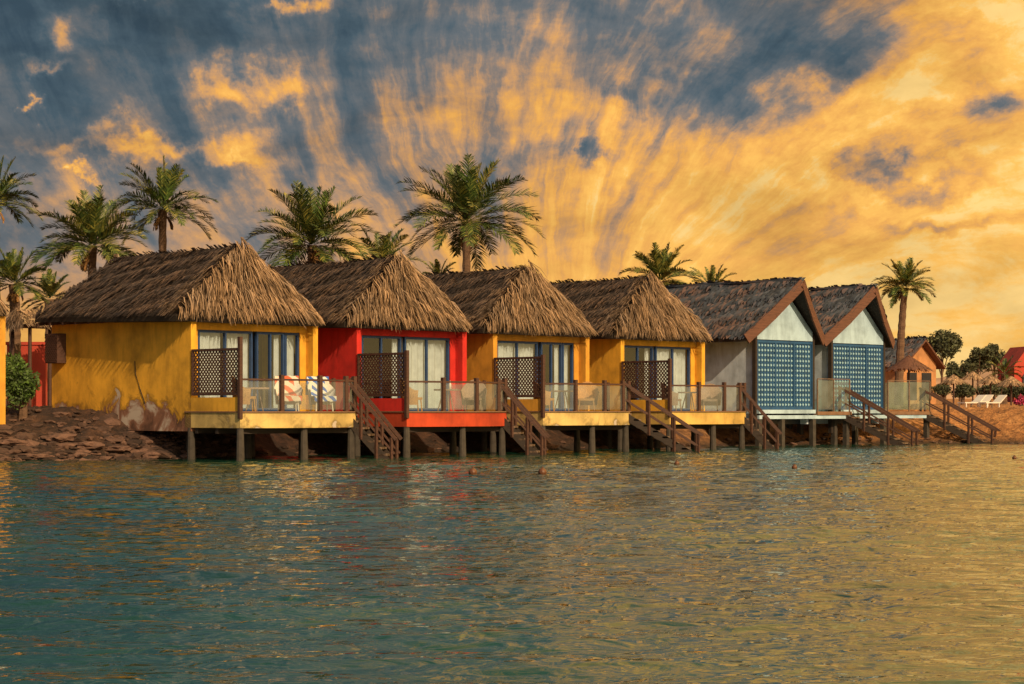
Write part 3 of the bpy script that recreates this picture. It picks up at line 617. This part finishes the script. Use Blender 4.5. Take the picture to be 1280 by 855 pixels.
# ---------------------------------------------------------------- shrubs and trees
def leaves(mb, c, rad, n, s, rnd):
    for i in range(n):
        while True:
            p = V((rnd.uniform(-1,1), rnd.uniform(-1,1), rnd.uniform(-1,1)))
            if 0.25 < p.length < 1: break
        k = 1+0.35*noise.noise(p*2.2+V(c)); p = V((p.x*rad[0]*k, p.y*rad[1]*k, p.z*rad[2]*k))+V(c)
        a = V((rnd.gauss(0,1), rnd.gauss(0,1), rnd.gauss(0,1))).normalized(); b_ = a.cross(V((rnd.gauss(0,1), rnd.gauss(0,1), 0.3))).normalized()
        z_ = s*rnd.uniform(0.6, 1.4); mb.add([p-a*z_, p+b_*z_*0.4, p+a*z_, p-b_*z_*0.4], [(0,1,2,3)])
def tree(px, py, Yp, wpx, hpx, label, seed, mat='leafd', name='tree', n=2200, s=0.16, cat='tree', group=None):
    rnd = random.Random(seed); c = at(px, py, Yp); g = float(gh(c.x, c.y)); rx, rz_ = wpx*Yp/F/2, hpx*Yp/F/2
    r = thing(name, label, cat, (c.x, c.y, g), 0, group); h = max(c.z-g, rz_*0.8)
    q = MB(); q.tube([(0,0,-0.2),(0.05,0,h*0.5),(0,0,h)], [0.16, 0.12, 0.06], 7)
    for k in range(4):
        a = k*1.6; q.tube([(0,0,h*0.45),(rx*0.5*math.cos(a), rx*0.5*math.sin(a), h+rz_*0.2)], [0.07, 0.03], 5)
    q.build('trunk', 'trunk', r)
    q = MB()
    for k in range(8):
        o = V((rnd.uniform(-.6,.6)*rx, rnd.uniform(-.5,.5)*rx, h+rnd.uniform(-.55,.55)*rz_)); kk = rnd.uniform(0.4, 0.65)
        leaves(q, o, (rx*kk, rx*kk, rz_*kk), n//8, s, rnd)
    q.build('crown', mat, r)
tree(28, 474, 63, 54, 74, 'bright green shrub beside the left end of the yellow bungalow', 41, 'leaf', 'shrub', 5200, 0.07, 'shrub')
tree(1177, 434, 215, 50, 42, 'round dark tree right of the lone palm', 42, n=3200, s=0.2)
tree(1222, 450, 240, 40, 34, 'dark tree left of the red building', 43, n=2600, s=0.2)
tree(1243, 444, 250, 34, 32, 'farther dark tree touching the red building', 44, n=2200, s=0.2)
tree(1200, 462, 210, 34, 26, 'low dark tree between the round tree and the parasols', 45, n=2200)
for i, (px, w_) in enumerate(((1180, 30), (1203, 34), (1228, 34), (1250, 32), (1271, 30))):
    tree(px, 488, 145, w_, 20, ['dark hedge bush nearest the small tan house', 'second dark hedge bush from the small tan house', 'middle dark hedge bush behind the sunbeds', 'dark hedge bush below the dwarf palm', 'dark hedge bush at the right edge'][i], 50+i, 'leafd', 'bush', 1300, 0.11, 'bush', 'hedge bushes behind the beach')
tree(1276, 500, 118, 14, 12, 'pink flowering bush at the right edge of the beach', 57, 'flower', 'flowering_bush', 700, 0.08, 'bush')

# ---------------------------------------------------------------- beach things
def parasol(px, py, Yp, rpx, label, seed, mat='thatch_d'):
    rnd = random.Random(seed); c = at(px, py, Yp); g = float(gh(c.x, c.y)); r = thing('beach_parasol', label, 'parasol', (c.x, c.y, g-0.05), 0, 'thatched beach parasols'); h = c.z-g; R_ = rpx*Yp/F
    q = MB(); q.tube([(0,0,0),(0,0,h)], 0.06, 8); q.build('pole', 'wood', r)
    q = MB(); n = 24; z0 = h-R_*0.62
    q.add([(0,0,h+0.05)]+[(R_*math.cos(2*PI*i/n), R_*math.sin(2*PI*i/n), z0) for i in range(n)], [(0, 1+i, 1+(i+1) % n) for i in range(n)])
    for i in range(420):
        a = rnd.random()*2*PI; t = rnd.random()**0.6; p = V((R_*t*math.cos(a), R_*t*math.sin(a), lerp(h+0.07, z0+0.04, t))); d = V((math.cos(a)*0.8, math.sin(a)*0.8, -0.6)); s = V((-math.sin(a), math.cos(a), 0))*0.05
        q.add([p-s, p+s, p+d*0.35+s*0.5, p+d*0.35-s*0.5], [(0,1,2,3)])
    q.build('canopy', mat, r)
parasol(1136, 444, 112, 26, 'brown thatched parasol in front of the small tan house', 61, 'verge')
parasol(1192, 468, 140, 15, 'thatched parasol just right of the small tan house', 62, 'thatch')
parasol(1216, 464, 150, 13, 'second thatched beach parasol from the left', 63, 'thatch')
parasol(1238, 468, 140, 14, 'third thatched beach parasol from the left', 64, 'thatch')
parasol(1264, 470, 130, 15, 'thatched beach parasol at the right edge', 65, 'thatch')
def sunbed(px, Yp, label, rz):
    x = (px-640)/F*Yp; r = thing('sun_lounger', label, 'sun lounger', (x, Yp, float(gh(x, Yp))), rz, 'white sun loungers on the beach')
    q = MB(); q.box(-0.27, 0.27, -0.8, 0.3, 0.28, 0.34); q.build('bed', 'plastic', r)
    q = MB(); q.beam((0, 0.3, 0.32), (0, 0.78, 0.70), 0.54, 0.05); q.build('backrest', 'plastic', r)
    for sx in (-1, 1):
        for yy in (-0.7, 0.2): q = MB(); q.box(sx*0.23-0.03, sx*0.23+0.03, yy-0.03, yy+0.03, 0, 0.28); q.build('leg', 'plastic', r)
sunbed(1215, 106, 'white sun lounger left of the pair on the beach', R(-55)); sunbed(1241, 106, 'white sun lounger right of the pair on the beach', R(-55)); sunbed(1228, 120, 'white sun lounger set back between the other two', R(-45))
c = at(1289, 500, 185); g = float(gh(c.x, c.y)); r = thing('red_building', 'red building with peaked roofs at the right edge beyond the parasols', 'building', (c.x, c.y, g), R(8))
q = MB(); q.box(-2.4, 3.0, -2, 2, 0, 3.2); q.build('wall', 'bred', r)
for x0 in (-2.5, 0.3):
    q = MB(); q.gablebox([(x0, 3.2), (x0+2.7, 3.2), (x0+1.35, 5.0)], -2.15, 2.15); q.build('roof', 'bred', r)
    q = MB(); q.tube([(x0+1.3, -2.03, 2.2), (x0+1.3, -2.10, 2.2)], 0.45, 16); q.box(x0+0.85, x0+1.75, -2.10, -2.03, 1.1, 2.2); q.build('window', 'dark', r)
c = at(50, 500, 76); r = thing('pergola', 'thatched wooden pergola behind the left end of the yellow bungalow', 'pergola', (c.x, c.y, 1.45), PI/4)
for (x, y) in ((-0.8,-0.6),(0.8,-0.6),(0.8,0.6),(-0.8,0.6)): q = MB(); q.tube([(x,y,0),(x,y,3.1)], 0.07, 8); q.build('post', 'wood', r)
q = MB(); rr = random.Random(9); q.box(-1.0, 1.0, -0.8, 0.8, 3.1, 3.2); strips(q, (-1.2,-1.0,3.1), (1.2,-1.0,3.1), (-1.0,0,3.7), (1.0,0,3.7), 0.16, 0.04, 0.4, 0.05, 0.08, rr); strips(q, (-1.2,1.0,3.1), (-1.2,-1.0,3.1), (-1.0,0,3.7), (-1.0,0,3.7), 0.16, 0.04, 0.4, 0.05, 0.08, rr)
q.build('thatch_canopy', 'thatch', r)
c = at(34, 500, 79); q = MB(); q.box(-0.75, 0.75, -0.15, 0.15, 0, 2.5); q.box(-0.82, 0.82, -0.2, 0.2, 2.5, 2.62); o = q.build('garden_wall', 'bred'); o.location = (c.x, c.y, 1.5); tag(o, 'red garden wall seen between the left hut and the yellow bungalow', 'wall')
tree(58, 484, 82, 70, 66, 'dark bushes behind the bright green shrub', 46, 'leafd', 'bush', 3000, 0.1, 'bush')
for (px, py, lb) in ((591, 590, 'brown buoy left of the pair below the red bungalow'), (678, 590, 'brown buoy right of the pair, below the ochre bungalow'), (993, 583, 'small buoy below the first white house'), (846, 578, 'small buoy below the golden bungalow'), (1268, 571, 'small buoy near the right edge')):
    Yb = ZC*F/(py+3-HZ); q = MB()
    rr_ = 0.10 if py > 585 else 0.07
    q.tube([(0,0,-rr_*math.cos(PI*(0.06+0.88*i/8))) for i in range(9)], [rr_*math.sin(PI*(0.06+0.88*i/8)) for i in range(9)], 12); q.tube([(0,0,rr_*0.9),(0,0,rr_*1.3)], 0.02, 6)
    o = q.build('buoy', 'buoy', None, True); o.location = ((px-640)/F*Yb, Yb, rr_*0.5); tag(o, lb, 'buoy', 'buoys floating off the decks')

# ---------------------------------------------------------------- world
w = bpy.data.worlds.new('World'); bpy.context.scene.world = w; w.use_nodes = True; nt = w.node_tree
bg = nt.nodes['Background']
tc = nd(nt, 'ShaderNodeTexCoord'); gen = tc.outputs['Generated']
sp = nd(nt, 'ShaderNodeSeparateXYZ', ins={0: gen})
az0 = mth(nt, 'ARCTAN2', sp.outputs[0], sp.outputs[1]); el0 = mth(nt, 'ARCSINE', sp.outputs[2])
wn = nd(nt, 'ShaderNodeTexNoise', ins={'Vector': gen, 'Scale': 18.0, 'Detail': 6.0, 'Roughness': 0.62})
ws = nd(nt, 'ShaderNodeSeparateXYZ', ins={0: wn.outputs['Color']})
az = mth(nt, 'ADD', az0, mth(nt, 'MULTIPLY', mth(nt, 'SUBTRACT', ws.outputs[0], 0.5), 0.12))
el = mth(nt, 'ADD', el0, mth(nt, 'MULTIPLY', mth(nt, 'SUBTRACT', ws.outputs[1], 0.5), 0.09))
azc = mth(nt, 'MINIMUM', mth(nt, 'MAXIMUM', az0, -0.35), 0.35); elc = mth(nt, 'MINIMUM', mth(nt, 'MAXIMUM', el0, 0.0), 0.21)
Wm = mth(nt, 'ADD', mth(nt, 'MULTIPLY_ADD', azc, mth(nt, 'MULTIPLY_ADD', elc, 4.5, 0.45), 0.93), mth(nt, 'MULTIPLY', elc, -2.9))
Wm = mth(nt, 'ADD', Wm, ramp(nt, el0, [(0.22, 0.0), (0.42, 0.24)]))
def blob(px, py, sx, sy, k):
    a = mth(nt, 'DIVIDE', mth(nt, 'SUBTRACT', az, (px-640)/F), sx/F); e = mth(nt, 'DIVIDE', mth(nt, 'SUBTRACT', el, (HZ-py)/F), sy/F)
    s = mth(nt, 'ADD', mth(nt, 'MULTIPLY', a, a), mth(nt, 'MULTIPLY', e, e))
    return mth(nt, 'MULTIPLY', mth(nt, 'EXPONENT', mth(nt, 'MULTIPLY', s, -1.0)), k)
tot = Wm
for b_ in ((890, 130, 90, 52, -0.42), (1000, 75, 70, 28, -0.25), (728, 205, 18, 34, -0.45), (775, 125, 30, 22, -0.25), (1140, 215, 105, 18, -0.34), (1235, 150, 60, 16, -0.22), (1200, 272, 100, 11, -0.26), (800, 30, 120, 26, -0.12),
           (1080, 135, 110, 34, 0.25), (1010, 235, 110, 45, 0.14), (1210, 40, 90, 34, 0.26), (660, 130, 110, 50, 0.20), (310, 130, 46, 24, 0.42), (115, 50, 38, 26, 0.46), (95, 97, 42, 9, 0.42), (365, 42, 46, 12, 0.48), (190, 190, 110, 12, 0.30), (115, 219, 20, 6, 0.35), (50, 130, 12, 6, 0.45), (190, 10, 22, 8, 0.4), (270, 203, 26, 8, 0.3), (800, 390, 420, 60, 0.10)):
    tot = mth(nt, 'ADD', tot, blob(*b_))
dx = mth(nt, 'ADD', mth(nt, 'SUBTRACT', az0, 0.03), mth(nt, 'MULTIPLY', mth(nt, 'SUBTRACT', ws.outputs[0], 0.5), 0.02))
dy = mth(nt, 'ADD', mth(nt, 'ADD', el0, 0.01), mth(nt, 'MULTIPLY', mth(nt, 'SUBTRACT', ws.outputs[1], 0.5), 0.02))
th_ = mth(nt, 'ARCTAN2', dy, dx); rr_ = mth(nt, 'SQRT', mth(nt, 'ADD', mth(nt, 'MULTIPLY', dx, dx), mth(nt, 'MULTIPLY', dy, dy)))
th_ = mth(nt, 'MULTIPLY_ADD', rr_, 1.6, th_)
pv = nd(nt, 'ShaderNodeCombineXYZ', ins={0: mth(nt, 'MULTIPLY', th_, 7.5), 1: mth(nt, 'MULTIPLY', rr_, 11.0), 2: 0.0})
f1 = nd(nt, 'ShaderNodeTexNoise', ins={'Vector': pv.outputs[0], 'Scale': 1.0, 'Detail': 9.0, 'Roughness': 0.64, 'Distortion': 0.3})
mp2 = nd(nt, 'ShaderNodeMapping', ins={'Vector': gen, 'Location': (3, 1, 2), 'Scale': (24, 24, 40)})
f2 = nd(nt, 'ShaderNodeTexNoise', ins={'Vector': mp2.outputs[0], 'Scale': 1.0, 'Detail': 9.0, 'Roughness': 0.64, 'Distortion': 0.2})
mp3 = nd(nt, 'ShaderNodeMapping', ins={'Vector': gen, 'Location': (7, 4, 1), 'Scale': (10, 10, 26)})
f3 = nd(nt, 'ShaderNodeTexNoise', ins={'Vector': mp3.outputs[0], 'Scale': 1.0, 'Detail': 7.0, 'Roughness': 0.6, 'Distortion': 0.3})
calm = ramp(nt, elc, [(0.015, 0.35), (0.11, 1.0)])
nz = mth(nt, 'ADD', mth(nt, 'MULTIPLY', mth(nt, 'SUBTRACT', f1.outputs[0], 0.5), 1.35), mth(nt, 'MULTIPLY', mth(nt, 'SUBTRACT', f2.outputs[0], 0.5), 0.85))
tot = mth(nt, 'ADD', tot, mth(nt, 'MULTIPLY', nz, calm))
col = ramp(nt, tot, [(0.0, (0.045, 0.078, 0.108)), (0.2, (0.072, 0.112, 0.142)), (0.38, (0.14, 0.155, 0.168)), (0.50, (0.28, 0.215, 0.175)), (0.62, (0.56, 0.31, 0.15)), (0.76, (0.86, 0.42, 0.10)), (0.90, (1.0, 0.54, 0.12)), (1.0, (1.0, 0.66, 0.23))])
shade = ramp(nt, f3.outputs[0], [(0.32, 0.76), (0.5, 0.98), (0.68, 1.12)])
col = mixc(nt, 1.0, col, shade, 'MULTIPLY')
col = mixc(nt, 1.0, col, ramp(nt, mth(nt, 'MULTIPLY', el0, 1.0), [(0.21, 0.62), (0.45, 1.0)]), 'MULTIPLY')
col = nd(nt, 'ShaderNodeVectorMath', {'operation': 'SCALE'}, {0: col, 'Scale': 1.62}).outputs[0]
sky = nd(nt, 'ShaderNodeTexSky', {'sky_type': 'NISHITA', 'sun_disc': False, 'sun_elevation': R(29), 'sun_rotation': R(151)})
hi = ramp(nt, el0, [(0.4, 0.0), (1.0, 1.0)])
front = mth(nt, 'MULTIPLY', sp.outputs[1], -1.0); back = ramp(nt, front, [(0.0, 0.0), (0.5, 1.0)])
k = mth(nt, 'MULTIPLY', mth(nt, 'MAXIMUM', hi, back), 0.03)
skc = nd(nt, 'ShaderNodeVectorMath', {'operation': 'SCALE'}, {0: sky.outputs[0], 'Scale': k})
addn = nd(nt, 'ShaderNodeVectorMath', {'operation': 'ADD'}, {0: col, 1: skc.outputs[0]})
nt.links.new(addn.outputs[0], bg.inputs[0]); bg.inputs[1].default_value = 1.0
# sun
sd = V((0.42, -0.76, 0.48)).normalized(); L = bpy.data.lights.new('sun', 'SUN'); L.energy = 4.1; L.angle = R(0.6); L.color = (1.0, 0.72, 0.42)
o = bpy.data.objects.new('sun', L); C.objects.link(o); o.rotation_euler = sd.to_track_quat('Z', 'Y').to_euler()
# camera
cd = bpy.data.cameras.new('camera'); cd.sensor_width = 36; cd.lens = F/1280*36; cd.shift_y = (HZ-427.5)/1280; cd.clip_end = 5000; cd.clip_start = 0.5
co = bpy.data.objects.new('camera', cd); C.objects.link(co); co.location = (0, 0, ZC); co.rotation_euler = (PI/2, 0, 0); bpy.context.scene.camera = co
vs_ = bpy.context.scene.view_settings; vs_.view_transform = 'Standard'; vs_.look = 'None'; vs_.exposure = 0
